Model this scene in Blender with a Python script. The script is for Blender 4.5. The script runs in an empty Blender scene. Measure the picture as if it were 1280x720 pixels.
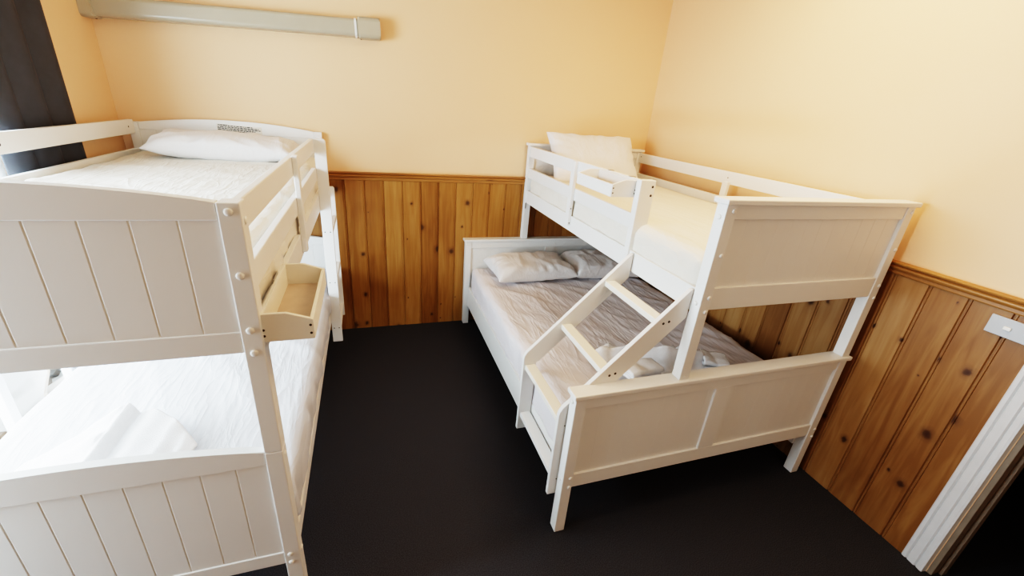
import bpy, bmesh, math, random
from mathutils import Vector, Matrix, noise
random.seed(7)
SC = bpy.context.scene
COL = SC.collection

# ------------------------------------------------------------------ helpers
def link(o, parent=None):
    COL.objects.link(o)
    if parent is not None:
        o.parent = parent
    return o

def obj(name, bm, mat, parent=None, smooth=False):
    bmesh.ops.recalc_face_normals(bm, faces=bm.faces)
    if parent is not None:                       # geometry is written in world metres
        off = root_loc(parent)
        bmesh.ops.translate(bm, verts=bm.verts, vec=-off)
    me = bpy.data.meshes.new(name)
    bm.to_mesh(me); bm.free()
    if smooth:
        for p in me.polygons: p.use_smooth = True
    me.materials.append(mat)
    o = bpy.data.objects.new(name, me)
    return link(o, parent)

def root_loc(o):
    v = Vector(o.location)
    while o.parent is not None:
        o = o.parent
        v = v + Vector(o.location)
    return v

def empty(name, loc, parent=None):
    o = bpy.data.objects.new(name, None)
    o.empty_display_size = .1
    o.location = Vector(loc) - (root_loc(parent) if parent else Vector())
    return link(o, parent)

def tag(o, label, cat, group=None):
    o['label'] = label; o['category'] = cat
    if group: o['group'] = group
    return o

def struct(name, bm, mat, parent=None, smooth=False):
    o = obj(name, bm, mat, parent, smooth)
    o['kind'] = 'structure'
    return o

def add_box(bm, x0, x1, y0, y1, z0, z1, bev=.003, seg=2):
    if x0 > x1: x0, x1 = x1, x0
    if y0 > y1: y0, y1 = y1, y0
    if z0 > z1: z0, z1 = z1, z0
    vs = [bm.verts.new((x, y, z)) for x in (x0, x1) for y in (y0, y1) for z in (z0, z1)]
    idx = [(0,1,3,2),(4,6,7,5),(0,4,5,1),(2,3,7,6),(0,2,6,4),(1,5,7,3)]
    fs = [bm.faces.new([vs[i] for i in f]) for f in idx]
    if bev:
        es = list({e for f in fs for e in f.edges})
        bmesh.ops.bevel(bm, geom=es, offset=bev, segments=seg, profile=.5, affect='EDGES')
    return bm

def box(*a, **k):
    return add_box(bmesh.new(), *a, **k)

def add_prism(bm, pts, axis, a, b, bev=0.0, seg=2):
    """polygon pts (2D) swept along axis from a to b. axis y: pts are (x,z); axis x: pts (y,z); axis z: pts (x,y)"""
    def P(p, t):
        return {'y': (p[0], t, p[1]), 'x': (t, p[0], p[1]), 'z': (p[0], p[1], t)}[axis]
    A = [bm.verts.new(P(p, a)) for p in pts]
    B = [bm.verts.new(P(p, b)) for p in pts]
    n = len(pts)
    fs = [bm.faces.new(A), bm.faces.new(B[::-1])]
    for i in range(n):
        fs.append(bm.faces.new((A[i], B[i], B[(i+1) % n], A[(i+1) % n])))
    if bev:
        es = list({e for f in fs for e in f.edges})
        bmesh.ops.bevel(bm, geom=es, offset=bev, segments=seg, profile=.5, affect='EDGES')
    return bm

def prism(*a, **k):
    return add_prism(bmesh.new(), *a, **k)

def dome(c, n, r, h):
    """small domed cap at c whose axis is n"""
    bm = bmesh.new()
    n = Vector(n).normalized()
    t = n.orthogonal().normalized(); b = n.cross(t)
    prof = [(1.0, 0.0), (1.0, .35), (.9, .7), (.6, .93)]
    rings = []
    for rr, hh in prof:
        rings.append([bm.verts.new(Vector(c) + n*(h*hh) + (t*math.cos(a) + b*math.sin(a))*r*rr)
                      for a in [k*math.tau/12 for k in range(12)]])
    for i in range(len(rings)-1):
        for k in range(12):
            bm.faces.new((rings[i][k], rings[i][(k+1) % 12], rings[i+1][(k+1) % 12], rings[i+1][k]))
    bm.faces.new(rings[-1]); bm.faces.new(rings[0][::-1])
    return bm

def fbm(v, o=3):
    s, a, f = 0, 1, 1
    for _ in range(o):
        s += a*noise.noise(v*f); a *= .5; f *= 2.03
    return s

# ------------------------------------------------------------------ materials
class NT:
    def __init__(self, name):
        self.m = bpy.data.materials.new(name); self.m.use_nodes = True
        self.t = self.m.node_tree; self.b = self.t.nodes['Principled BSDF']
    def n(self, typ, **kw):
        nd = self.t.nodes.new(typ)
        for k, v in kw.items():
            if k in nd.inputs.keys() if isinstance(k, str) else False: nd.inputs[k].default_value = v
            else: setattr(nd, k, v)
        return nd
    def l(self, a, ao, b, bi): self.t.links.new(a.outputs[ao], b.inputs[bi])
    def coords(self, scale):
        tc = self.n('ShaderNodeTexCoord'); mp = self.n('ShaderNodeMapping')
        mp.inputs['Scale'].default_value = scale
        self.l(tc, 'Object', mp, 'Vector'); return mp
    def ramp(self, stops):
        r = self.n('ShaderNodeValToRGB')
        e = r.color_ramp.elements
        while len(e) < len(stops): e.new(.5)
        for k, (p, c) in enumerate(stops):
            e[k].position = p; e[k].color = (*c, 1)
        return r

def simple(name, col, rough=.5, var=.04, vscale=6, bump=0.0, bscale=200, metal=0.0, spec=.5):
    k = NT(name)
    mp = k.coords((1, 1, 1))
    nz = k.n('ShaderNodeTexNoise'); nz.inputs['Scale'].default_value = vscale; nz.inputs['Detail'].default_value = 4
    k.l(mp, 'Vector', nz, 'Vector')
    c0 = tuple(max(0, x*(1-var)) for x in col); c1 = tuple(min(1, x*(1+var)) for x in col)
    rp = k.ramp([(.3, c0), (.7, c1)])
    k.l(nz, 'Fac', rp, 'Fac'); k.l(rp, 'Color', k.b, 'Base Color')
    k.b.inputs['Roughness'].default_value = rough; k.b.inputs['Metallic'].default_value = metal
    k.b.inputs['Specular IOR Level'].default_value = spec
    if bump:
        n2 = k.n('ShaderNodeTexNoise'); n2.inputs['Scale'].default_value = bscale; n2.inputs['Detail'].default_value = 3
        k.l(mp, 'Vector', n2, 'Vector')
        bp = k.n('ShaderNodeBump'); bp.inputs['Strength'].default_value = bump; bp.inputs['Distance'].default_value = .002
        k.l(n2, 'Fac', bp, 'Height'); k.l(bp, 'Normal', k.b, 'Normal')
    return k.m

def pine(name, axis, p0, pitch, tint=1.0, hue=(1, 1, 1)):
    """varnished pine boards standing side by side along axis ('X' or 'Y'), one tone and one set of knots per board"""
    k = NT(name)
    tc = k.n('ShaderNodeTexCoord'); sp = k.n('ShaderNodeSeparateXYZ'); k.l(tc, 'Object', sp, 0)
    def math_(op, a, b=None, c=None):
        nd = k.n('ShaderNodeMath'); nd.operation = op
        for i, v in enumerate((a, b, c)):
            if v is None: continue
            if isinstance(v, (int, float)): nd.inputs[i].default_value = v
            else: k.t.links.new(v, nd.inputs[i])
        return nd.outputs[0]
    u = sp.outputs[axis]; z = sp.outputs['Z']
    idx = math_('FLOOR', math_('DIVIDE', math_('SUBTRACT', u, p0), pitch))
    wn = k.n('ShaderNodeTexWhiteNoise'); wn.noise_dimensions = '1D'; k.t.links.new(idx, wn.inputs['W'])
    seed = wn.outputs['Value']
    off = math_('MULTIPLY', seed, 37.0)
    # grain: stretched along z, a little wavy
    cb = k.n('ShaderNodeCombineXYZ')
    k.t.links.new(math_('MULTIPLY', u, 1.0), cb.inputs[0]); k.t.links.new(off, cb.inputs[1]); k.t.links.new(math_('MULTIPLY', z, .07), cb.inputs[2])
    g = k.n('ShaderNodeTexNoise'); g.inputs['Scale'].default_value = 36; g.inputs['Detail'].default_value = 5; g.inputs['Distortion'].default_value = .9
    k.l(cb, 'Vector', g, 'Vector')
    g2 = k.n('ShaderNodeTexNoise'); g2.inputs['Scale'].default_value = 4.0; g2.inputs['Detail'].default_value = 3
    cb2 = k.n('ShaderNodeCombineXYZ')
    k.t.links.new(u, cb2.inputs[0]); k.t.links.new(off, cb2.inputs[1]); k.t.links.new(math_('MULTIPLY', z, .5), cb2.inputs[2])
    k.l(cb2, 'Vector', g2, 'Vector')
    t = tint
    hr = lambda c: tuple(a*b*t for a, b in zip(c, hue))
    rp = k.ramp([(.26, hr((.29, .112, .024))), (.50, hr((.45, .205, .054))), (.76, hr((.61, .325, .108)))])
    mixf = math_('ADD', math_('MULTIPLY', g.outputs['Fac'], .50), math_('ADD', math_('MULTIPLY', g2.outputs['Fac'], .42), math_('MULTIPLY', math_('SUBTRACT', seed, .5), .30)))
    k.t.links.new(mixf, rp.inputs['Fac'])
    # knots
    cb3 = k.n('ShaderNodeCombineXYZ')
    k.t.links.new(math_('ADD', math_('MULTIPLY', u, 8.2), off), cb3.inputs[0]); k.t.links.new(math_('ADD', math_('MULTIPLY', z, 6.6), math_('MULTIPLY', off, 1.7)), cb3.inputs[1])
    wob = k.n('ShaderNodeTexNoise'); wob.inputs['Scale'].default_value = 45; wob.inputs['Detail'].default_value = 3
    k.l(tc, 'Object', wob, 'Vector')
    wv = k.n('ShaderNodeVectorMath'); wv.operation = 'MULTIPLY_ADD'; wv.inputs[1].default_value = (.10, .16, 0)
    k.l(wob, 'Color', wv, 0); k.l(cb3, 'Vector', wv, 2)
    vo = k.n('ShaderNodeTexVoronoi'); vo.voronoi_dimensions = '2D'; vo.inputs['Scale'].default_value = 1.0; vo.inputs['Randomness'].default_value = 1
    k.l(wv, 'Vector', vo, 'Vector')
    ss = k.n('ShaderNodeSeparateColor'); k.l(vo, 'Color', ss, 'Color')
    size = math_('ADD', .035, math_('MULTIPLY', math_('POWER', ss.outputs['Red'], 2.0), .17))
    rel = math_('DIVIDE', vo.outputs['Distance'], size)
    kn = k.ramp([(0.0, (.95, .95, .95)), (.28, (.80, .80, .80)), (.44, (.42, .42, .42)), (.55, (.22, .22, .22)), (1.0, (0, 0, 0))])
    k.t.links.new(math_('MULTIPLY', rel, .5), kn.inputs['Fac'])
    keep = math_('GREATER_THAN', ss.outputs['Green'], .60)
    kf = math_('MULTIPLY', kn.outputs['Color'], keep)
    mx = k.n('ShaderNodeMix'); mx.data_type = 'RGBA'
    k.t.links.new(kf, mx.inputs['Factor']); k.t.links.new(rp.outputs['Color'], mx.inputs['A'])
    mx.inputs['B'].default_value = (.055*t, .016*t, .006*t, 1)
    k.t.links.new(mx.outputs['Result'], k.b.inputs['Base Color'])
    k.b.inputs['Roughness'].default_value = .42
    k.b.inputs['Specular IOR Level'].default_value = .4
    bp = k.n('ShaderNodeBump'); bp.inputs['Strength'].default_value = .12; bp.inputs['Distance'].default_value = .002
    k.t.links.new(g.outputs['Fac'], bp.inputs['Height']); k.l(bp, 'Normal', k.b, 'Normal')
    return k.m

def fabric(name, col, stripe_axis=None, pitch=.03, ang=.6, strength=.7, rough=.85):
    """bed linen with sharp creases; satin stripes when stripe_axis is set"""
    k = NT(name)
    def M_(op, a, b=None):
        nd = k.n('ShaderNodeMath'); nd.operation = op
        for i, v in enumerate((a, b)):
            if v is None: continue
            if isinstance(v, (int, float)): nd.inputs[i].default_value = v
            else: k.t.links.new(v, nd.inputs[i])
        return nd.outputs[0]
    def layer(scale, rot, dist):
        mp = k.coords(scale); mp.inputs['Rotation'].default_value = (0, 0, rot)
        n = k.n('ShaderNodeTexNoise'); n.inputs['Scale'].default_value = 1; n.inputs['Detail'].default_value = 2.5; n.inputs['Distortion'].default_value = dist
        k.l(mp, 'Vector', n, 'Vector')
        r = M_('SUBTRACT', 1.0, M_('MULTIPLY', M_('ABSOLUTE', M_('SUBTRACT', n.outputs['Fac'], .5)), 5.5))
        return M_('POWER', M_('MAXIMUM', r, 0.0), 2.2)
    mk = k.n('ShaderNodeTexNoise'); mk.inputs['Scale'].default_value = 3.2; mk.inputs['Detail'].default_value = 1
    k.l(k.coords((1, 1, 1)), 'Vector', mk, 'Vector')
    a = layer((9.5, 2.0, 7), ang, .5); b = layer((19, 4.5, 14), ang+.3, .6)
    h = M_('ADD', M_('MULTIPLY', a, mk.outputs['Fac']), M_('MULTIPLY', M_('MULTIPLY', b, .45), M_('SUBTRACT', 1.15, mk.outputs['Fac'])))
    bp = k.n('ShaderNodeBump'); bp.inputs['Strength'].default_value = strength; bp.inputs['Distance'].default_value = .014
    k.t.links.new(h, bp.inputs['Height']); k.l(bp, 'Normal', k.b, 'Normal')
    k.b.inputs['Base Color'].default_value = (*col, 1)
    k.b.inputs['Roughness'].default_value = rough
    k.b.inputs['Sheen Weight'].default_value = .1
    if stripe_axis is not None:
        tc = k.n('ShaderNodeTexCoord'); sp = k.n('ShaderNodeSeparateXYZ'); k.l(tc, 'Object', sp, 0)
        sn = M_('SINE', M_('MULTIPLY', sp.outputs[stripe_axis], math.tau/pitch))
        rp = k.ramp([(.42, tuple(c*.90 for c in col)), (.58, col)])
        k.t.links.new(M_('ADD', M_('MULTIPLY', sn, .5), .5), rp.inputs['Fac'])
        k.l(rp, 'Color', k.b, 'Base Color')
    return k.m

def glass():
    k = NT('window_glass'); k.t.nodes.remove(k.b)
    out = k.t.nodes['Material Output']
    tr = k.n('ShaderNodeBsdfTransparent'); gl = k.n('ShaderNodeBsdfGlossy'); gl.inputs['Roughness'].default_value = .02
    tr.inputs['Color'].default_value = (.97, .99, .98, 1)
    mx = k.n('ShaderNodeMixShader'); mx.inputs[0].default_value = .05
    k.l(tr, 0, mx, 1); k.l(gl, 0, mx, 2); k.l(mx, 0, out, 'Surface')
    return k.m

M = {}
M['white'] = simple('white_painted_wood', (.80, .795, .775), .38, .015, 3)
M['cream_wood'] = simple('cream_tinted_wood', (.82, .78, .69), .42, .02, 5)
M['tray_base'] = simple('tray_hardboard', (.56, .43, .33), .6, .05, 30)
M['wall'] = simple('cream_wall_paint', (.83, .55, .335), .6, .012, 2, .12, 160)
M['wall_brown'] = simple('tan_wall_paint', (.52, .37, .24), .7, .02, 3)
M['ceiling'] = simple('ceiling_paint', (.62, .50, .36), .8, .02, 3)
M['carpet'] = simple('charcoal_carpet', (.048, .048, .055), .95, .5, 300, .9, 420, spec=.1)
M['dark_hall'] = simple('hall_darkness', (.03, .015, .016), .8, .1, 3)  # darkness of the unlit passage put into the wall colour
M['screw'] = simple('dark_screw', (.05, .035, .025), .5, .1, 40)
M['cap'] = simple('white_plastic_cap', (.82, .80, .76), .35, .01, 10)
M['metal'] = simple('grey_steel', (.42, .42, .40), .4, .05, 30, metal=.7)
M['lamp_body'] = simple('grey_lamp_plastic', (.43, .38, .29), .35, .03, 8)
M['lamp_diffuser'] = simple('frosted_diffuser', (.42, .38, .30), .25, .03, 5)
M['curtain'] = simple('charcoal_curtain', (.045, .050, .062), .72, .12, 14, .25, 500)
M['arch'] = simple('white_gloss_trim', (.62, .62, .63), .35, .03, 20)
M['jamb'] = simple('shaded_jamb', (.22, .17, .125), .55, .1, 20)  # white jamb in shade: the warm shade is put into the colour
M['switch'] = simple('grey_switch_plate', (.42, .44, .47), .35, .02, 12)
M['alu'] = simple('white_window_frame', (.80, .82, .84), .4, .02, 10)
M['deck'] = simple('weathered_deck', (.30, .21, .15), .8, .25, 9, .3, 60)
M['out_white'] = simple('white_weatherboard', (.85, .86, .87), .7, .03, 5)
M['out_grey'] = simple('grey_stone', (.42, .43, .43), .9, .2, 8, .4, 30)
M['grass'] = simple('pale_ground', (.45, .47, .36), .95, .2, 3)
M['sticker'] = simple('clear_sticker', (.74, .70, .62), .35, .05, 50)
M['ink'] = simple('sticker_ink', (.012, .011, .010), .5, .05, 50)
M['linen'] = fabric('white_linen', (.74, .70, .722), None, .03, .75, .34)
M['linen_stripe'] = fabric('white_striped_linen', (.56, .575, .615), 'X', .034, .35, .30)
M['pillow'] = fabric('white_pillowcase', (.76, .74, .74), None, .03, .15, .22)
M['towel'] = simple('white_terry', (.88, .88, .90), .95, .03, 40, .9, 330)
M['linen_upper'] = fabric('warm_lit_top_linen', (.76, .715, .635), None, .03, 1.1, .38)  # white sheet with the wall's warm bounced light put into its colour
M['glass'] = glass()

# ------------------------------------------------------------------ camera
CAM = dict(loc=(-2.2393, -3.2212, 1.7241), pitch=-.4003, yaw=-.3440, roll=.0849, f=527.28)
def make_camera():
    p, y, r = CAM['pitch'], CAM['yaw'], CAM['roll']
    f = Vector((-math.sin(y)*math.cos(p), math.cos(y)*math.cos(p), math.sin(p)))
    rt = Vector((math.cos(y), math.sin(y), 0)); up = rt.cross(f)
    r2 = rt*math.cos(r) + up*math.sin(r); u2 = -rt*math.sin(r) + up*math.cos(r)
    m = Matrix((r2, u2, -f)).transposed().to_4x4()
    m.translation = CAM['loc']
    cd = bpy.data.cameras.new('camera'); cd.sensor_width = 36; cd.lens = CAM['f']/1280*36; cd.clip_start = .02
    o = bpy.data.objects.new('camera', cd); o.matrix_world = m
    link(o); SC.camera = o
make_camera()

# ------------------------------------------------------------------ the setting
W, YF, H = -3.605, -4.6, 2.75          # left wall, wall behind the camera, ceiling
ZR = 1.2348                            # top of the dado rail
WIN = (-2.62, -.948, .04, 2.22)         # sliding window in the left wall: y0, y1, z0, z1
DOOR = (-3.50, -2.66, 0, 2.06)         # doorway in the right wall

bm = bmesh.new(); add_box(bm, W-.15, 1.6, YF-.15, .15, -.08, 0, 0); struct('floor', bm, M['carpet'])
bm = bmesh.new(); add_box(bm, W-.15, 1.6, YF-.15, .15, H, H+.1, 0); struct('ceiling', bm, M['ceiling'])
bm = bmesh.new(); add_box(bm, W-.15, .12, 0, .15, 0, H, 0); struct('wall_back', bm, M['wall'])
bm = bmesh.new(); add_box(bm, W-.15, .12, YF-.15, YF, 0, H, 0); struct('wall_front', bm, M['wall_brown'])
bm = bmesh.new()
y0, y1, z0, z1 = WIN
add_box(bm, W-.055, W, y1, 0, 0, H, 0); add_box(bm, W-.055, W, YF, y0, 0, H, 0)
add_box(bm, W-.055, W, y0, y1, z1, H, 0); add_box(bm, W-.055, W, y0, y1, 0, z0, 0)
struct('wall_left', bm, M['wall'])
bm = bmesh.new()
y0, y1, z0, z1 = DOOR
add_box(bm, 0, .12, y1, 0, 0, H, 0); add_box(bm, 0, .12, YF, y0, 0, H, 0); add_box(bm, 0, .12, y0, y1, z1, H, 0)
struct('wall_right', bm, M['wall'])
# dark passage seen through the doorway
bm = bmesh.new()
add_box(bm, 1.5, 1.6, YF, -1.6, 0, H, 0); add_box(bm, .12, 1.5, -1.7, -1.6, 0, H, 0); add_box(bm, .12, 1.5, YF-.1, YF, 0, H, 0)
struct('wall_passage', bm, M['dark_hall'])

# tongue and groove pine lining: one mesh for each wall, bead grooves cut in its face
def lining(axis, a, b, p0, pitch, z0, z1, mat, name, th=.014):
    gw, gd = .0045, .006
    cuts = []
    k = math.ceil((a-p0)/pitch)
    while p0+k*pitch < b-.01:
        if p0+k*pitch > a+.01: cuts.append(p0+k*pitch)
        k += 1
    prof = [(a, 0), (a, th)]
    for c in cuts:
        prof += [(c-.013, th), (c-.011, th-.003), (c-.009, th), (c-gw, th), (c-.0015, th-gd), (c+.0015, th-gd), (c+gw, th)]
    prof += [(b, th), (b, 0)]
    pts = [((p, -q) if axis == 'X' else (-q, p)) for p, q in prof]
    return struct(name, prism(pts, 'z', z0, z1), mat)
lining('X', W, 0, -2.401, .1324, 0, 1.19, pine('pine_boards_back', 'X', -2.401, .1324, .70, (1.0, 1.04, 1.1)), 'trim_1')
lining('Y', DOOR[1]+.085, -.014, -2.214, .134, 0, 1.19, pine('pine_boards_side', 'Y', -2.214, .134, .74, (.96, 1.10, 1.55)), 'trim_2')
def rail_wood():
    k = NT('pine_rail')
    n = k.n('ShaderNodeTexNoise'); n.inputs['Scale'].default_value = 1; n.inputs['Detail'].default_value = 5; n.inputs['Distortion'].default_value = .6
    k.l(k.coords((1.6, 1.6, 70)), 'Vector', n, 'Vector')
    rp = k.ramp([(.25, (.20, .080, .020)), (.5, (.34, .155, .044)), (.75, (.44, .225, .075))])
    k.l(n, 'Fac', rp, 'Fac')
    vo = k.n('ShaderNodeTexVoronoi'); vo.inputs['Scale'].default_value = 1; k.l(k.coords((2.6, 2.6, 16)), 'Vector', vo, 'Vector')
    kn = k.ramp([(.03, (1, 1, 1)), (.13, (0, 0, 0))]); k.l(vo, 'Distance', kn, 'Fac')
    mx = k.n('ShaderNodeMix'); mx.data_type = 'RGBA'
    k.t.links.new(kn.outputs['Color'], mx.inputs['Factor']); k.t.links.new(rp.outputs['Color'], mx.inputs['A']); mx.inputs['B'].default_value = (.05, .016, .006, 1)
    k.t.links.new(mx.outputs['Result'], k.b.inputs['Base Color']); k.b.inputs['Roughness'].default_value = .4
    return k.m
pr = rail_wood()
def rail_prof():
    return [(0, 1.179), (.018, 1.179), (.021, 1.184), (.021, 1.196), (.026, 1.201), (.030, 1.208), (.030, 1.214), (.024, 1.220), (.034, 1.225), (.036, 1.231), (.034, ZR), (0, ZR)]
struct('trim_3', prism([(-q, z) for q, z in rail_prof()], 'x', W, 0), pr)
struct('trim_4', prism([(-q, z) for q, z in rail_prof()], 'y', DOOR[1]+.085, -.036), pr)
# door lining and architrave
bm = bmesh.new()
prof = [(0, .0), (0, .012), (.006, .019), (.018, .020), (.024, .014), (.028, .020), (.055, .024), (.060, .017), (.064, .022), (.078, .026), (.086, .024), (.090, 0)]
ye = DOOR[1]+.092
add_prism(bm, [(-q, ye-p) for p, q in prof], 'z', 0, DOOR[3]+.01)
add_prism(bm, [(-q, DOOR[0]-.092+p) for p, q in prof], 'z', 0, DOOR[3]+.01)
add_box(bm, -.024, 0, DOOR[0]-.09, ye, DOOR[3]-.005, DOOR[3]+.085, .004)
struct('trim_5', bm, M['arch'])
bm = bmesh.new()
add_box(bm, 0, .12, DOOR[1]-.018, DOOR[1]-.0, 0, DOOR[3], .002); add_box(bm, 0, .12, DOOR[0], DOOR[0]+.018, 0, DOOR[3], .002)
add_box(bm, 0, .12, DOOR[0]+.018, DOOR[1]-.018, DOOR[3]-.018, DOOR[3], .002)
add_box(bm, .045, .08, DOOR[1]-.032, DOOR[1]-.018, 0, DOOR[3]-.018, .002)
struct('trim_6', bm, M['jamb'])

# sliding window
y0, y1, z0, z1 = WIN
win = empty('window_1', (W, (y0+y1)/2, z0)); win['kind'] = 'structure'
bm = bmesh.new(); fx0, fx1 = W-.050, W-.012
add_box(bm, fx0, fx1, y0, y0+.05, z0, z1); add_box(bm, fx0, fx1, y1-.06, y1, z0, z1)
add_box(bm, fx0, fx1, y0+.05, y1-.06, z0, z0+.05); add_box(bm, fx0, fx1, y0+.05, y1-.06, z1-.05, z1)
struct('window_frame', bm, M['alu'], win)
bm = bmesh.new()
for yc in (-1.36, -2.0): add_box(bm, W-.048, W-.014, yc-.02, yc+.02, z0+.05, z1-.05)
struct('window_mullion', bm, M['alu'], win)
for a, b in ((y0+.05, -2.02), (-1.98, -1.38), (-1.34, y1-.06)):
    struct('window_pane', box(W-.034, W-.028, a, b, z0+.05, z1-.05, bev=0), M['glass'], win)

# outside
struct('ground', box(-9, W-.16, -7, 4, -.42, -.38, bev=0), M['grass'])
bm = bmesh.new()
for k in range(14):
    x = W-.17-.12*k
    add_box(bm, x-.115, x, -4, 1.4, -.06, -.03, .003)
struct('path', bm, M['deck'])

# ------------------------------------------------------------------ bunk bed parts
def cap_on(post, c, n, r=.0085, h=.005):
    return obj('bolt_cap', dome(c, n, r, h), M['cap'], post, True)
def screw_on(par, c, n, r=.0042):
    return obj('screw', dome(c, n, r, .0012), M['screw'], par, True)

# ---- single over double bunk along the right wall
XL, XR, YH, Y0, T = -1.5306, -.0606, -.0688, -2.0732, .0483
ZC, UL, ZU = .7475, -1.0622, 1.4975
bedR = empty('bunk_bed', ((XL+XR)/2, (YH+Y0)/2, 0))
tag(bedR, 'white single-over-double bunk bed with slanted side ladder, against wood panelling in the corner', 'bunk bed')
def end_frame(par, x0, x1, yf, zpan0, zbr1, ztr0, zcap, zpost0, stile, facing):
    """posts, cap rail, two cross rails, recessed panel. yf = face towards the foot of the room"""
    yb = yf+T
    posts = []
    for a, b in ((x0, x0+T), (x1-T, x1)):
        posts.append(obj('post', box(a, b, yf, yb, zpost0, zcap-.02), M['white'], par))
    obj('cap_rail', box(x0-.011, x1+.012, yf-.011, yb+.011, zcap-.02, zcap, bev=.004), M['white'], par)
    a, b = x0+T, x1-T
    obj('cross_rail', box(a, b, yf+.004, yb-.02, ztr0, zcap-.02, bev=.002), M['white'], par)
    obj('cross_rail', box(a, b, yf+.004, yb-.02, zpan0, zbr1, bev=.002), M['white'], par)
    # panel with fine vertical grooves
    pts = [(a, yf+.022), (a, yf+.014)]
    n = round((b-a)/.075)
    for k in range(1, n):
        c = a+(b-a)*k/n
        pts += [(c-.0015, yf+.014), (c, yf+.0147), (c+.0015, yf+.014)]
    pts += [(b, yf+.014), (b, yf+.022)]
    obj('end_panel', prism(pts, 'z', zbr1, ztr0), M['white'], par)
    if stile:
        m = (x0+x1)/2
        obj('panel_stile', box(m-.044, m+.044, yf+.004, yf+.022, zbr1, ztr0, bev=.002), M['white'], par)
    return posts
# lower foot, lower head, upper foot, upper head
pf = end_frame(bedR, XL, XR, Y0, .258, .330, .672, ZC, 0, True, -1)
ph = end_frame(bedR, XL, XR, YH, .258, .330, .672, ZC, 0, True, -1)
puf = end_frame(bedR, UL, XR, Y0+.002, 1.066, 1.158, 1.424, ZU, ZC, False, -1)
puh = end_frame(bedR, UL, XR, YH, 1.066, 1.158, 1.424, ZU, ZC, False, -1)
for z in (.285, .235): cap_on(pf[0], (XL+.036, Y0, z+.03), (0, -1, 0))
for z in (.30, .25): cap_on(pf[1], (XR-.012, Y0, z), (0, -1, 0))
cap_on(pf[0], (XL, Y0+.024, .70), (-1, 0, 0)); cap_on(pf[0], (XL, Y0+.024, .30), (-1, 0, 0))
for z in (1.455, 1.29, 1.12, 1.06):
    cap_on(puf[0], (UL+.034, Y0+.002, z), (0, -1, 0)); cap_on(puf[1], (XR-.014, Y0+.002, z), (0, -1, 0))
for z in (1.43, 1.09): cap_on(puf[0], (UL, Y0+.026, z), (-1, 0, 0), .0095)
cap_on(puf[0], (UL+.026, Y0+.002, .765), (0, -1, 0), .004, .002)
for z in (.70,): cap_on(ph[0], (XL+.024, YH, z), (0, -1, 0), .005, .003)
for x in (-1.43, -1.40, -.99, -.755, -.66): cap_on(ph[0], (x, YH+.004, .705 if x < -1 else .70), (0, -1, 0), .005, .003)
obj('latch_plate', box(UL+.001, UL+.012, YH-.003, YH, 1.00, 1.045, bev=.001), M['metal'], puh[0])
ys, ye = Y0+T, YH
# lower side rails
obj('side_rail', box(XL+.034, XL+.056, ys, ye, .165, .337), M['white'], bedR)
obj('side_rail', box(XR-.056, XR-.034, ys, ye, .165, .337), M['white'], bedR)
# upper side rails and guard rails
for xa in (UL+.006, XR-.028):
    obj('side_rail', box(xa, xa+.022, ys+.002, ye, 1.047, 1.143), M['white'], bedR)
YE = -1.556
for z0, z1 in ((1.398, 1.472), (1.240, 1.312)):
    obj('guard_rail', box(UL+.006, UL+.028, YE+.04, ye, z0, z1), M['white'], bedR)
g = obj('guard_rail', box(XR-.028, XR-.006, ys+.002, ye, 1.395, 1.470), M['white'], bedR)
screw_on(g, (XR-.028, -1.06, 1.432), (-1, 0, 0)); screw_on(g, (XR-.028, -.10, 1.445), (-1, 0, 0))
obj('guard_rail', box(XR-.028, XR-.006, ys+.002, ye, 1.240, 1.312), M['white'], bedR)
obj('guard_stile', box(XR-.050, XR-.028, -1.09, -1.045, 1.05, 1.41), M['white'], bedR)
s = obj('guard_stile', box(UL-.016, UL+.006, -.895, -.85, 1.085, 1.470), M['white'], bedR)
screw_on(s, (UL-.005, -.895, 1.19), (0, -1, 0)); screw_on(s, (UL-.005, -.895, 1.10), (0, -1, 0))
s = obj('guard_stile', box(UL-.004, UL+.076, YE, YE+.038, 1.108, 1.474), M['white'], bedR)
for x, z in ((.062, 1.445), (.060, 1.405), (.062, 1.20), (.060, 1.165)):
    screw_on(s, (UL+x, YE, z), (0, -1, 0), .006)
screw_on(s, (UL+.004, YE, 1.115), (0, -1, 0), .006)
# slats under the mattresses
bm = bmesh.new()
for k in range(12): add_box(bm, XL+.06, XR-.06, -1.96+k*.16, -1.88+k*.16, .28, .298, 0)
obj('slat_base', bm, M['white'], bedR)
bm = bmesh.new()
for k in range(12): add_box(bm, UL+.03, XR-.03, -1.96+k*.16, -1.88+k*.16, 1.065, 1.083, 0)
obj('slat_base', bm, M['white'], bedR)
# slanted ladder
lad = empty('ladder', (XL, -1.8, 0), bedR)
def ladder_side(ya, yb):
    x_out, x_in, xt = -1.566, -1.500, UL-.001
    zb, zbend, zt = .185, .635, 1.138
    sl = (zt-zbend)/(xt-x_out)
    w = .094*math.sqrt(1+sl*sl)*.92
    # lower edge of the sloping board, parallel to the upper edge
    def up(x): return zbend+sl*(x-x_out)
    pts = [(x_out, zb), (x_in, zb), (x_in, up(x_in)-w+.012), (x_in+.012, up(x_in+.012)-w), (xt, up(xt)-w), (xt, zt), (xt-.01, zt-.004),
           (x_out+.014, up(x_out+.014)), (x_out+.004, zbend-.004), (x_out, zbend-.02), (x_out, .235), (x_out+.003, .232), (x_out+.003, .228), (x_out, .225)]
    return obj('ladder_side', prism(pts, 'y', ya, yb, .0015, 1), M['white'], lad)
la = ladder_side(-2.022, -2.002); lb = ladder_side(-1.600, -1.580)
TR = ((-1.190, 1.006), (-1.390, .790), (-1.556, .580), (-1.556, .292))
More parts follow.
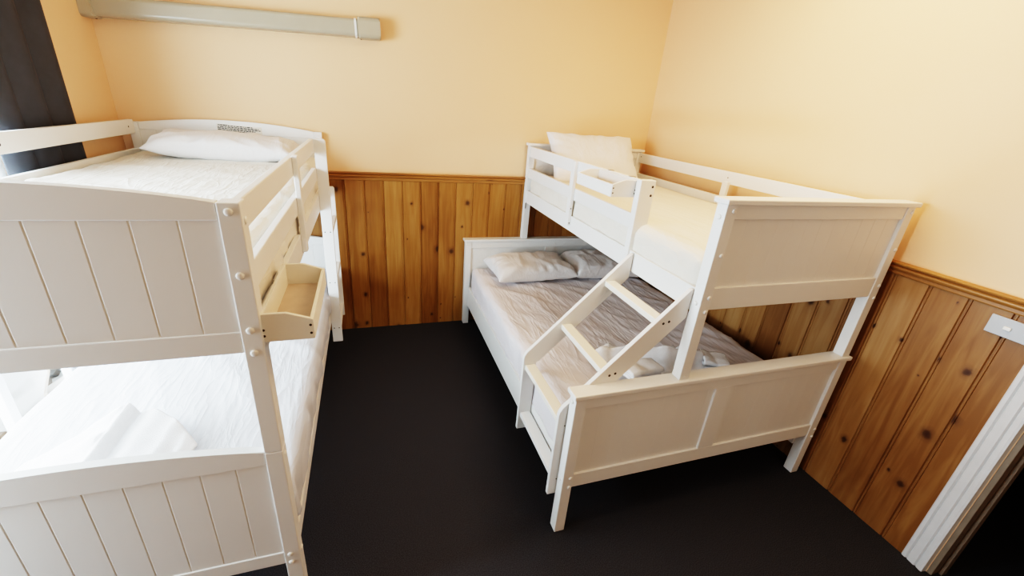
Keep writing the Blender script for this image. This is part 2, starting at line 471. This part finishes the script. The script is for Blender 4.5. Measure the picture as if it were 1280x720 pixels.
for x, z in TR:
    obj('tread', box(x, x+.052, -2.002, -1.600, z-.026, z, bev=.003), M['white' if z < .4 else 'cream_wood'], lad)  # upper treads cream: warm light from above put into the colour
for x, z in TR[:2]:
    for dx in (.018, .043): screw_on(la, (x+dx+.004, -2.022, z-.014+dx*.25), (0, -1, 0), .0055)
for z in (.56, .27): screw_on(la, (-1.533, -2.022, z), (0, -1, 0), .003)

# ---- single over single bunk by the window
LR, LY, LT, LL = -2.5134, -2.1511, .0471, -3.5434
LZ, LZC, LH = 1.4855, .7676, -.052
bedL = empty('bunk_bed', ((LR+LL)/2, (LY+LH)/2, 0))
tag(bedL, 'white single-over-single bunk bed with curved grooved end boards, beside the charcoal curtain', 'bunk bed')
def arch(x, zmid, zend):
    t = (x-(LR+LL)/2)/((LR-LL)/2-LT)
    return zmid-(zmid-zend)*min(1, t*t)
def end_board(yf, zpan0, zbr1, ztr0, zend, zmid, inner):
    a, b = LL+LT, LR-LT
    N = 24
    up = [(a+(b-a)*k/N, arch(a+(b-a)*k/N, zmid, zend)) for k in range(N+1)]
    obj('cross_rail', prism([(a, ztr0), (b, ztr0)]+up[::-1], 'y', yf+.003, yf+.028, .0025, 1), M['white'], bedL)
    obj('cross_rail', box(a, b, yf+.003, yf+.028, zpan0, zbr1, bev=.0025), M['white'], bedL)
    f = yf+.007
    pts = [(a, f+.014), (a, f)]
    c = -2.6395
    cs = []
    while c > a+.03: cs.append(c); c -= .0869
    for c in sorted(cs): pts += [(c-.0028, f), (c-.0004, f+.0016), (c+.0004, f+.0016), (c+.0028, f)]
    pts += [(b, f), (b, f+.014)]
    obj('end_panel', prism(pts, 'z', zbr1, ztr0), M['white'], bedL)
def bed_posts(yf):
    out = []
    for a in (LL, LR-LT):
        lo = obj('post', box(a, a+LT, yf, yf+LT, 0, LZC-.001), M['white'], bedL)
        hi = obj('post', box(a, a+LT, yf, yf+LT, LZC, LZ), M['white'], bedL)
        out += [lo, hi]
    return out
fp = bed_posts(LY); hp = bed_posts(LH)
for yf in (LY, LH):
    end_board(yf, 1.100, 1.160, 1.444, 1.4855, 1.522, 0)
    end_board(yf, .293, .346, .720, .770, .808, 0)
for z in (1.465, 1.312, 1.165, 1.100): cap_on(fp[3], (LR-.024, LY, z), (0, -1, 0), .0095, .006)
for z in (.337, .300): cap_on(fp[2], (LR-.028, LY, z), (0, -1, 0), .0085, .005)
for z in (1.44, 1.12): cap_on(fp[3], (LR, LY+.024, z), (1, 0, 0), .009, .005)
cap_on(fp[2], (LR, LY+.024, .74), (1, 0, 0), .008, .004); cap_on(fp[2], (LR, LY+.024, .33), (1, 0, 0), .009, .005)
cap_on(hp[3], (LR-.02, LH, 1.465), (0, -1, 0), .005, .002)
ys, ye = LY+LT, LH
for xa in (LR-.028, LL+.006):
    obj('side_rail', box(xa, xa+.022, ys, ye, 1.078, 1.172), M['white'], bedL)
    obj('side_rail', box(xa, xa+.022, ys, ye, .325, .384), M['white'], bedL)
YG = -.505
for z0, z1 in ((1.412, 1.4855), (1.256, 1.328)):
    obj('guard_rail', box(LR-.028, LR-.006, ys, YG-.02, z0, z1), M['white'], bedL)
    gl = obj('guard_rail', box(LL+.006, LL+.028, ys, ye, z0+.01, z1+.013), M['white'], bedL)
    if z0 > 1.4:
        screw_on(gl, (LL+.028, -1.10, z0+.045), (1, 0, 0), .006); screw_on(gl, (LL+.028, -.12, z0+.05), (1, 0, 0), .005)
obj('guard_stile', box(LR-.006, LR+.014, -1.335, -1.29, 1.095, 1.490), M['white'], bedL)
obj('guard_stile', box(LL-.014, LL+.006, -1.185, -1.14, 1.09, 1.49), M['white'], bedL)
bm = bmesh.new()
for k in range(12): add_box(bm, LL+.03, LR-.03, -2.02+k*.165, -1.94+k*.165, .35, .368, 0)
obj('slat_base', bm, M['white'], bedL)
bm = bmesh.new()
for k in range(12): add_box(bm, LL+.03, LR-.03, -2.02+k*.165, -1.94+k*.165, 1.10, 1.118, 0)
obj('slat_base', bm, M['white'], bedL)
# upright ladder near the head
lad = empty('ladder', (LR, -.3, 0), bedL)
la = obj('ladder_side', prism([(LR-.005, .185), (LR+.056, .185), (LR+.056, 1.475), (LR+.048, 1.486), (LR-.005, 1.486)], 'y', YG-.02, YG, .002, 1), M['white'], lad)
obj('ladder_side', prism([(LR+.001, .20), (LR+.056, .20), (LR+.056, 1.145), (LR+.048, 1.156), (LR+.001, 1.156)], 'y', -.16, -.14, .002, 1), M['white'], lad)
for z in (.949, .617, .289):
    obj('tread', box(LR+.004, LR+.054, YG, -.16, z-.014, z+.012), M['white'], lad)
    for dx in (.010, .040): screw_on(la, (LR+dx, YG-.02, z), (0, -1, 0), .0038)

# sticker on the inside of the curved head board (belongs to the bed)
st = empty('warning_label', (-2.98, LH+.002, 1.478), bedL)
obj('label_film', prism([(-3.100, 1.459), (-2.858, 1.453), (-2.858, 1.493), (-3.100, 1.502)], 'y', LH+.0012, LH+.003), M['sticker'], st)
def sticker_text(word, x, z, h, bold=0):
    cu = bpy.data.curves.new('lettering', 'FONT'); cu.body = word; cu.size = h*1.4; cu.extrude = .0001; cu.offset = bold
    o = bpy.data.objects.new('lettering', cu); link(o)
    bpy.context.view_layer.update()
    me = bpy.data.meshes.new_from_object(o.evaluated_get(bpy.context.evaluated_depsgraph_get()))
    COL.objects.unlink(o); bpy.data.objects.remove(o)
    me.materials.clear(); me.materials.append(M['ink'])
    mt = Matrix.Translation((x, LH+.0008, z)) @ Matrix.Rotation(math.radians(1.6), 4, 'Y') @ Matrix.Rotation(math.pi/2, 4, 'X')
    me.transform(Matrix.Translation(-root_loc(st)) @ mt)
    return link(bpy.data.objects.new('lettering', me), st)
sticker_text('WARNING !', -3.094, 1.4925, .0075, .0006)
bm = bmesh.new()
rs = random.Random(3)
for row in range(5):
    z = 1.4935-row*.0080; x = -3.040 if row == 0 else -3.096
    end = (-2.905, -2.875, -2.862, -2.895, -2.885, -2.90)[row]
    while x < end:
        w = rs.uniform(.006, .02)
        zz = z-(x+3.1)*.028
        add_box(bm, x, min(x+w, end), LH+.0005, LH+.0012, zz-.0024, zz+.0024, 0)
        x += w+.0035
obj('small_print', bm, M['ink'], st)

# ------------------------------------------------------------------ bedside trays hooked over the rails
def tray(label, hx, out, y0, y1, zb, ht, hd, hook_z):
    """hx: face of the rail; out: +1 / -1 direction it sticks out; ht: tall side, hd: width"""
    th = .010
    lo = ht*.72
    X = lambda q: hx+out*q
    t = empty('bedside_tray', (X(hd/2), (y0+y1)/2, zb))
    tag(t, label, 'tray')
    m = M['cream_wood'] if out > 0 else M['white']
    obj('back_board', box(X(0), X(th), y0+th, y1-th, zb, zb+ht, bev=.0015), m, t)
    obj('front_board', box(X(hd-th), X(hd), y0+th, y1-th, zb, zb+lo, bev=.0015), m, t)
    for k, (a, b) in enumerate(((y0, y0+th), (y1-th, y1))):
        pts = [(X(0), zb), (X(hd), zb), (X(hd), zb+lo), (X(hd*.5), zb+ht), (X(0), zb+ht)]
        e = obj('end_board', prism(pts, 'y', a, b, .0012, 1), m, t)
        fy, n = ((y0, (0, -1, 0)), (y1, (0, 1, 0)))[k]
        for q in (.007, hd-.008):
            for zz in (.018, lo-.016 if q > .02 else ht-.045): screw_on(e, (X(q), fy, zb+zz), n, .0035)
    obj('bottom_board', box(X(th), X(hd-th), y0+th, y1-th, zb+.004, zb+.010, bev=0), M['tray_base'], t)
    for yy in (y0+.06, y1-.10):
        bm = bmesh.new()
        add_box(bm, X(-.0245), X(.0), yy, yy+.022, hook_z+.0008, hook_z+.0024, 0)
        add_box(bm, X(-.0260), X(-.0245), yy, yy+.022, hook_z-.022, hook_z+.0024, 0)
        obj('hook', bm, M['metal'], t)
    return t
tray('cream wooden tray hooked over the side rail of the window bunk, under its guard rails', LR-.0055, 1, -2.140, -1.765, 1.122, .080, .125, 1.1725)
tray('white wooden tray hooked on the guard rail of the corner bunk, above the ladder', UL+.0055, -1, -1.514, -1.155, 1.388, .078, .130, 1.4725)

# ------------------------------------------------------------------ soft things
def soft_box(x0, x1, y0, y1, z0, z1, r, step, disp):
    """rounded slab of cloth-covered foam; disp(p, n) -> metres along n"""
    bm = bmesh.new()
    nx, ny, nz = [max(2, int(round((b-a)/step))) for a, b in ((x0, x1), (y0, y1), (z0, z1))]
    vd = {}
    def V(i, j, k):
        key = (i, j, k)
        if key not in vd:
            p = Vector((x0+(x1-x0)*i/nx, y0+(y1-y0)*j/ny, z0+(z1-z0)*k/nz))
            q = Vector((min(max(p.x, x0+r), x1-r), min(max(p.y, y0+r), y1-r), min(max(p.z, z0+r), z1-r)))
            n = p-q
            n = n.normalized() if n.length > 1e-6 else Vector((0, 0, 1))
            p2 = q+n*r
            vd[key] = bm.verts.new(p2+n*disp(p2, n))
        return vd[key]
    for i in range(nx):
        for j in range(ny):
            for k in (0, nz): bm.faces.new((V(i, j, k), V(i+1, j, k), V(i+1, j+1, k), V(i, j+1, k)))
    for i in range(nx):
        for k in range(nz):
            for j in (0, ny): bm.faces.new((V(i, j, k), V(i+1, j, k), V(i+1, j, k+1), V(i, j, k+1)))
    for j in range(ny):
        for k in range(nz):
            for i in (0, nx): bm.faces.new((V(i, j, k), V(i, j+1, k), V(i, j+1, k+1), V(i, j, k+1)))
    return bm
def ridge(v):
    return 1-abs(noise.noise(v))*2
def wrinkle(seed, amp, ang, sx=9, sy=2.4, side=1.0):
    ca, sa = math.cos(ang), math.sin(ang)
    def f(p, n):
        u, v = p.x*ca+p.y*sa, -p.x*sa+p.y*ca
        w = noise.noise(Vector((p.x*2.2, p.y*2.2, seed)))*.5+.5
        a = ridge(Vector((u*sx+.6*noise.noise(Vector((u*3, v*3, seed+5))), v*sy, seed)))
        b = ridge(Vector((u*sx*2.1, v*sy*2.0, seed+9)))
        d = amp*(max(0, a)**2*w+.45*max(0, b)**2*(1-w))
        if n.z < .5:   # hanging side: vertical and slanting puckers
            d += side*.007*fbm(Vector((p.x*11, p.y*11, p.z*6+seed)))
        if n.z < -.3: d = 0
        return d + .004*noise.noise(Vector((p.x*3, p.y*3, seed+2)))*(1 if n.z > -.3 else 0)
    return f
def mattress(label, x0, x1, y0, y1, z0, z1, disp, mat, r=.045, step=.02):
    bm = soft_box(x0, x1, y0, y1, z0, z1, r, step, disp)
    o = obj('mattress', bm, mat, None, True)
    return tag(o, label, 'mattress')
def origin_to(o, c):
    c = Vector(c); o.data.transform(Matrix.Translation(-c)); o.location = c
    return o
m = mattress('double mattress in a white creased sheet on the bottom of the corner bunk', -1.486, -.122, -2.018, -.075, .300, .515, wrinkle(1.3, .017, .75, 7, 1.6, 1.5), M['linen'])
m = mattress('single mattress in a white fitted sheet on top of the corner bunk', -1.040, -.10, -2.015, -.075, 1.085, 1.266, wrinkle(4.1, .008, .2, 7, 2, 1.6), M['linen_upper'], .05)
m = mattress('single mattress in a striped white sheet on the bottom of the window bunk', -3.505, -2.516, -2.098, -.057, .386, .545, wrinkle(7.7, .014, .35, 7, 1.6, 1.5), M['linen_stripe'])
m = mattress('single mattress in a white sheet on top of the window bunk', -3.510, -2.545, -2.10, -.055, 1.120, 1.325, wrinkle(11.2, .014, 1.2, 7, 1.8, 1.6), M['linen_upper'], .05)

def pillow(label, a, b, h, mat4, seed, group=None, flat=.55, wr=.010):
    bm = bmesh.new()
    NX, NY = 56, 40
    rows = {}
    for s in (1, -1):
        for i in range(NX+1):
            for j in range(NY+1):
                if s < 0 and (i in (0, NX) or j in (0, NY)):
                    rows[(s, i, j)] = rows[(1, i, j)]; continue
                u, v = 2*i/NX-1, 2*j/NY-1
                u2, v2 = math.sin(u*math.pi/2), math.sin(v*math.pi/2)
                x = a*u2*(1-.07*(1-v2*v2)*u2*u2); y = b*v2*(1-.10*(1-u2*u2)*v2*v2)
                t = max(0, (1-abs(u2)**4.0))**.5*max(0, (1-abs(v2)**3.2))**.5
                z = h*t*(1 if s > 0 else -flat)
                edge = max(abs(u2), abs(v2))
                rad = math.atan2(v2, u2)
                cr = ridge(Vector((rad*3.0, edge*1.3, seed)))
                cr2 = ridge(Vector((x*9, y*7, seed+3)))
                w = wr*(max(0, cr)*edge**2*1.2+.5*max(0, cr2))*min(1, t*3)
                z += w*(1 if s > 0 else -.3)
                z += .006*noise.noise(Vector((x*6, y*6, seed+8)))
                rows[(s, i, j)] = bm.verts.new((x, y, z))
    for s in (1, -1):
        for i in range(NX):
            for j in range(NY):
                bm.faces.new((rows[(s, i, j)], rows[(s, i+1, j)], rows[(s, i+1, j+1)], rows[(s, i, j+1)]))
    bm.transform(mat4)
    o = obj('pillow', bm, M['pillow'], None, True)
    return tag(o, label, 'pillow', group)
def TRS(loc, rx=0, ry=0, rz=0):
    return Matrix.Translation(loc) @ Matrix.Rotation(rz, 4, 'Z') @ Matrix.Rotation(ry, 4, 'Y') @ Matrix.Rotation(rx, 4, 'X')
pillow('white pillow propped up against the top headboard of the corner bunk', .350, .215, .075, TRS((-.625, -.285, 1.418), math.radians(52), 0, math.radians(-3)), 2.2)
pillow('plump white pillow on the double mattress, on the open side away from the wall', .325, .205, .088, TRS((-1.065, -.320, .582), math.radians(3), 0, math.radians(3)), 5.5, wr=.018)
pillow('white pillow on the double mattress, on the wall side under the top bunk', .315, .205, .086, TRS((-.415, -.320, .582), math.radians(4), 0, math.radians(-3)), 8.1, wr=.018)
pillow('white pillow lying on the top mattress of the window bunk, below the warning label', .365, .16, .066, TRS((-3.005, -.265, 1.392), math.radians(6), math.radians(1.5), 0), 12.4, flat=.95, wr=.016)

# towels: terry sheets given thickness, folds modelled
def sheet(nx, ny, fn, th):
    bm = bmesh.new()
    top = [[Vector(fn(i/nx, j/ny)) for j in range(ny+1)] for i in range(nx+1)]
    A = [[bm.verts.new(p+Vector((0, 0, th))) for p in r] for r in top]
    B = [[bm.verts.new(p) for p in r] for r in top]
    for i in range(nx):
        for j in range(ny):
            bm.faces.new((A[i][j], A[i+1][j], A[i+1][j+1], A[i][j+1])); bm.faces.new((B[i][j], B[i][j+1], B[i+1][j+1], B[i+1][j]))
    for i in range(nx):
        for j in (0, ny): bm.faces.new((A[i][j], A[i+1][j], B[i+1][j], B[i][j]))
    for j in range(ny):
        for i in (0, nx): bm.faces.new((A[i][j], A[i][j+1], B[i][j+1], B[i][j]))
    return bm
def table(u, pts):
    for (a, ha), (b, hb) in zip(pts, pts[1:]):
        if u <= b:
            t = (u-a)/(b-a); t = t*t*(3-2*t) if abs(hb-ha) < .03 else t
            return ha+(hb-ha)*t
    return pts[-1][1]
def towel_window():
    zb = .562
    HT = [(0, .004), (.12, .020), (.30, .055), (.46, .096), (.52, .104), (.545, .092), (.56, .050), (.60, .062), (.68, .070), (.82, .055), (.93, .030), (1, .004)]
    FAR = [(0, -1.80), (.30, -1.75), (.52, -1.665), (.66, -1.665), (.82, -1.72), (1, -1.83)]
    def fn(u, v):
        x = -3.325+.465*u+.02*(v-.5)
        yf = table(u, FAR)
        y = -1.985+(yf+1.985)*v
        k = .72+.28*min(1, v*1.15)
        edge = min(1, (1-v)*9+.35)
        hgt = table(u, HT)*k*edge+.006*noise.noise(Vector((x*16, y*16, 3)))
        if u < .5: hgt += .007*math.sin(v*14+u*3)*min(1, u*4)
        return (x, y, zb+max(0, hgt))
    o = obj('towel', sheet(84, 40, fn, .010), M['towel'], None, True)
    return tag(o, 'white towel folded into a peak on the bottom mattress of the window bunk', 'towel')
towel_window()
ZT = .528
def towel_bath():
    def fn(u, v):
        x = -1.16+.56*u+.02*math.sin(v*6)
        y = -1.86+.33*v+.03*math.sin(u*7)*v
        c = .86-.42*u           # sweeping ridge
        hgt = 0.095*math.exp(-((v-c)/.085)**2)*(.4+.6*math.sin(math.pi*(.10+.85*u)))
        hgt += .030*max(0, math.sin(v*19+u*6))*min(1, v*3)
        hgt += .016*max(0, math.sin(u*21-v*9))*v
        hgt += .014*noise.noise(Vector((x*18, y*18, 8)))
        return (x, y, ZT+max(0, hgt))
    o = obj('towel', sheet(72, 56, fn, .011), M['towel'], None, True)
    return tag(o, 'white bath towel with a long ridge on the double mattress, behind the footboard', 'towel')
towel_bath()
def folded(label, cx, cy, rz, w, d, layers, th, seed, dz0=.006):
    """a small towel folded into layers: one continuous zigzag ribbon"""
    bm = bmesh.new()
    prof = []
    for L in range(layers):
        z = th*.5+L*th*1.25
        xs = [(-d/2+.01)+(d-.02)*k/10 for k in range(11)]
        if L % 2: xs = xs[::-1]
        prof += [(x, z+.006*noise.noise(Vector((x*20, L*3, seed)))) for x in xs]
        if L < layers-1:
            s = 1 if L % 2 == 0 else -1
            for a in (-.35, 0, .35):
                prof.append((s*(d/2-.01+.012*math.cos(a*math.pi)), z+th*.625+th*.6*math.sin(a*math.pi)))
    NW = 22
    mt = TRS((cx, cy, ZT+dz0), 0, 0, rz)
    up, lo = [], []
    n = len(prof)
    for k in range(n):
        a = Vector(prof[max(0, k-1)]); b = Vector(prof[min(n-1, k+1)])
        t = (b-a).normalized(); nn = Vector((-t.y, t.x))*th*.46
        p = Vector(prof[k])
        ru, rl = [], []
        for j in range(NW+1):
            q = -w/2+w*j/NW
            dz = .010*noise.noise(Vector((q*9, p.x*5, seed+4)))+.006*math.sin(q*30+p.y*80)
            s = 1+.06*noise.noise(Vector((p.y*60, 2, seed)))
            for lst, sg in ((ru, 1), (rl, -1)):
                lst.append(bm.verts.new(mt @ Vector((q*s, p.x+sg*nn.x, max(.001, p.y+sg*nn.y+abs(dz))))))
        up.append(ru); lo.append(rl)
    for k in range(n-1):
        for j in range(NW):
            bm.faces.new((up[k][j], up[k+1][j], up[k+1][j+1], up[k][j+1])); bm.faces.new((lo[k][j], lo[k][j+1], lo[k+1][j+1], lo[k+1][j]))
    for k in range(n-1):
        for j in (0, NW): bm.faces.new((up[k][j], up[k+1][j], lo[k+1][j], lo[k][j]))
    for j in range(NW):
        for k in (0, n-1): bm.faces.new((up[k][j], up[k][j+1], lo[k][j+1], lo[k][j]))
    o = obj('towel', bm, M['towel'], None, True)
    return tag(o, label, 'towel')
folded('white hand towel folded in layers on the double mattress, between ladder and upright post', -1.015, -1.775, .12, .19, .10, 3, .014, 2, .045)
folded('small folded white towel on the double mattress, wall side of the upright post', -.52, -1.735, -.5, .13, .13, 3, .014, 6)

# ------------------------------------------------------------------ curtain
def curtain():
    ya, yb = -.985, -.435
    bm = bmesh.new()
    NY, NZ = 120, 24
    top = 2.36
    g = []
    for i in range(NY+1):
        t = i/NY
        col = []
        for k in range(NZ+1):
            z = .03+(top-.03)*k/NZ
            s = k/NZ
            y = ya+(yb-ya)*t + .035*(s-.6)*(t) - .01*(1-s)
            # broad flat pleats
            ph = t*3.0
            fr = ph-math.floor(ph)
            wv = .018*(abs(fr*2-1)**1.6) + .004*math.sin(t*40+z*1.2)
            col.append((W+.012+.024*(1-abs(fr*2-1)**2)+.004*math.sin(t*21+z), y, z))
        g.append(col)
    F = [[bm.verts.new(p) for p in c] for c in g]
    Bk = [[bm.verts.new((p[0]-.003, p[1], p[2])) for p in c] for c in g]
    for i in range(NY):
        for k in range(NZ):
            bm.faces.new((F[i][k], F[i+1][k], F[i+1][k+1], F[i][k+1])); bm.faces.new((Bk[i][k], Bk[i][k+1], Bk[i+1][k+1], Bk[i+1][k]))
    for i in range(NY):
        for k in (0, NZ): bm.faces.new((F[i][k], F[i+1][k], Bk[i+1][k], Bk[i][k]))
    for k in range(NZ):
        for i in (0, NY): bm.faces.new((F[i][k], F[i][k+1], Bk[i][k+1], Bk[i][k]))
    o = obj('curtain', bm, M['curtain'], None, True)
    tag(o, 'charcoal grey pleated curtain drawn aside at the window beside the bunk', 'curtain')
curtain()

# ------------------------------------------------------------------ long wall light above the window bunk
def wall_light():
    x0, x1 = -3.590, -2.032
    t = empty('wall_light', (x0, 0, 2.0))
    tag(t, 'long grey batten light with ribbed diffuser, mounted slightly askew on the cream wall', 'wall light')
    h, dep = .104, .095
    sl = .0425
    def sec(h, dep, z0):     # outline in (y,z): flat back on the wall, rounded front
        r = .022
        pts = [(-.002, z0)]
        for a in range(0, 91, 15):
            a = math.radians(a); pts.append((-dep+r-r*math.sin(a), z0+r-r*math.cos(a)))
        for a in range(0, 91, 15):
            a = math.radians(a); pts.append((-dep+r-r*math.cos(a), z0+h-r+r*math.sin(a)))
        pts.append((-.002, z0+h))
        return pts
    sh = Matrix(((1, 0, 0, 0), (0, 1, 0, 0), (sl, 0, 1, -sl*x0), (0, 0, 0, 1)))
    rot = Matrix.Translation((x0, 0, 0)) @ Matrix.Rotation(-math.atan(sl), 4, 'Y') @ Matrix.Translation((-x0, 0, 0))
    for a, b in ((x0, x0+.125), (x1-.130, x1)):
        bm = prism(sec(h+.010, dep+.012, 1.990), 'x', a, b, .010, 3)
        bm.transform(rot); e = obj('end_cap', bm, M['lamp_body'], t, False)
        xs = b-.012 if a == x0 else a+.012
        bm = dome((xs, -.05, 1.989), (0, 0, -1), .005, .003); bm.transform(rot); obj('screw', bm, M['screw'], e)
    # ribbed diffuser
    pts = sec(h-.008, dep-.004, 1.998)
    bm = prism(pts, 'x', x0+.125, x1-.130, 0)
    bm.transform(rot); obj('diffuser', bm, M['lamp_diffuser'], t, False)
    bm = prism(sec(h-.003, dep, 1.9955), 'x', x1-.150, x1-.138, .001, 1)
    bm.transform(rot); obj('clip', bm, M['white'], t)
wall_light()

# ------------------------------------------------------------------ light switch
sw = empty('light_switch', (-.014, -2.489, 1.121))
tag(sw, 'horizontal pale grey switch plate on the wood panelling below the dado rail', 'light switch')
obj('plate', box(-.023, -.0145, -2.548, -2.430, 1.085, 1.157, bev=.002), M['switch'], sw)
obj('rocker', box(-.029, -.0225, -2.498, -2.476, 1.113, 1.127, bev=.003, seg=3), M['white'], sw)

# ------------------------------------------------------------------ things outside the window
b = obj('white_board', prism([(-5.3, -.03), (-3.89, -.03), (-3.862, .07), (-3.90, .17), (-3.845, .30), (-3.86, .52), (-5.3, .56)], 'y', -.80, -.775, .004, 1), M['out_white'])
tag(b, 'large white board with a broken edge standing on the deck outside the window', 'board')
def rock(cx, cy, cz, r, seed, label, mat):
    bm = bmesh.new(); bmesh.ops.create_icosphere(bm, subdivisions=3, radius=1)
    for v in bm.verts:
        d = 1+.45*fbm(v.co*1.3+Vector((seed, 0, 0)))
        v.co = Vector((v.co.x*r[0]*d+cx, v.co.y*r[1]*d+cy, max(-.03, v.co.z*r[2]*d+cz)))
    o = obj('stone', bm, mat, None, False); return tag(o, label, 'stone', 'stones outside the window')
rock(-3.88, -.60, .08, (.10, .10, .11), 1, 'low grey stone on the deck outside, beside the white board', M['out_grey'])
rock(-4.08, -.24, .18, (.20, .14, .24), 5, 'taller grey stone on the deck outside, partly behind the curtain', M['out_grey'])
bm = bmesh.new(); add_box(bm, -.13, .13, -.010, .010, -.022, .022, .003)
bm.transform(TRS((-3.84, -.715, .20), 0, math.radians(-35), math.radians(8)))
tag(obj('plank', bm, M['out_white']), 'short white plank leaning on the grey stones outside the window', 'plank')

# ------------------------------------------------------------------ light
w = bpy.data.worlds.new('sky'); SC.world = w; w.use_nodes = True
bg = w.node_tree.nodes['Background']; bg.inputs['Color'].default_value = (.80, .91, 1, 1); bg.inputs['Strength'].default_value = 2.2
def area(name, loc, target, sx, sy, power, col):
    ld = bpy.data.lights.new(name, 'AREA'); ld.shape = 'RECTANGLE'; ld.size = sx; ld.size_y = sy; ld.energy = power; ld.color = col
    o = bpy.data.objects.new(name, ld); o.location = loc
    o.rotation_euler = (Vector(target)-Vector(loc)).to_track_quat('-Z', 'Y').to_euler()
    return link(o)
area('window_daylight', (W-.25, -1.66, 1.15), (0, -1.58, .9), 1.35, 1.7, 205, (.74, .87, 1))
area('overhead_fill', (-.75, -1.7, 2.72), (-.8, -1.5, 0), 1.0, 1.3, 34, (1, .70, .42))  # unseen fill added overhead for warm light on upward faces
area('camera_side_fill', (-1.0, -4.45, 1.6), (-.9, -2.0, .8), 1.4, 1.6, 9, (1, .80, .66))  # unseen warm fill added behind the camera to brighten the footboards

SC.view_settings.view_transform = 'Filmic'
SC.view_settings.look = 'Very High Contrast'
SC.view_settings.exposure = .06
SC.view_settings.gamma = 1.0
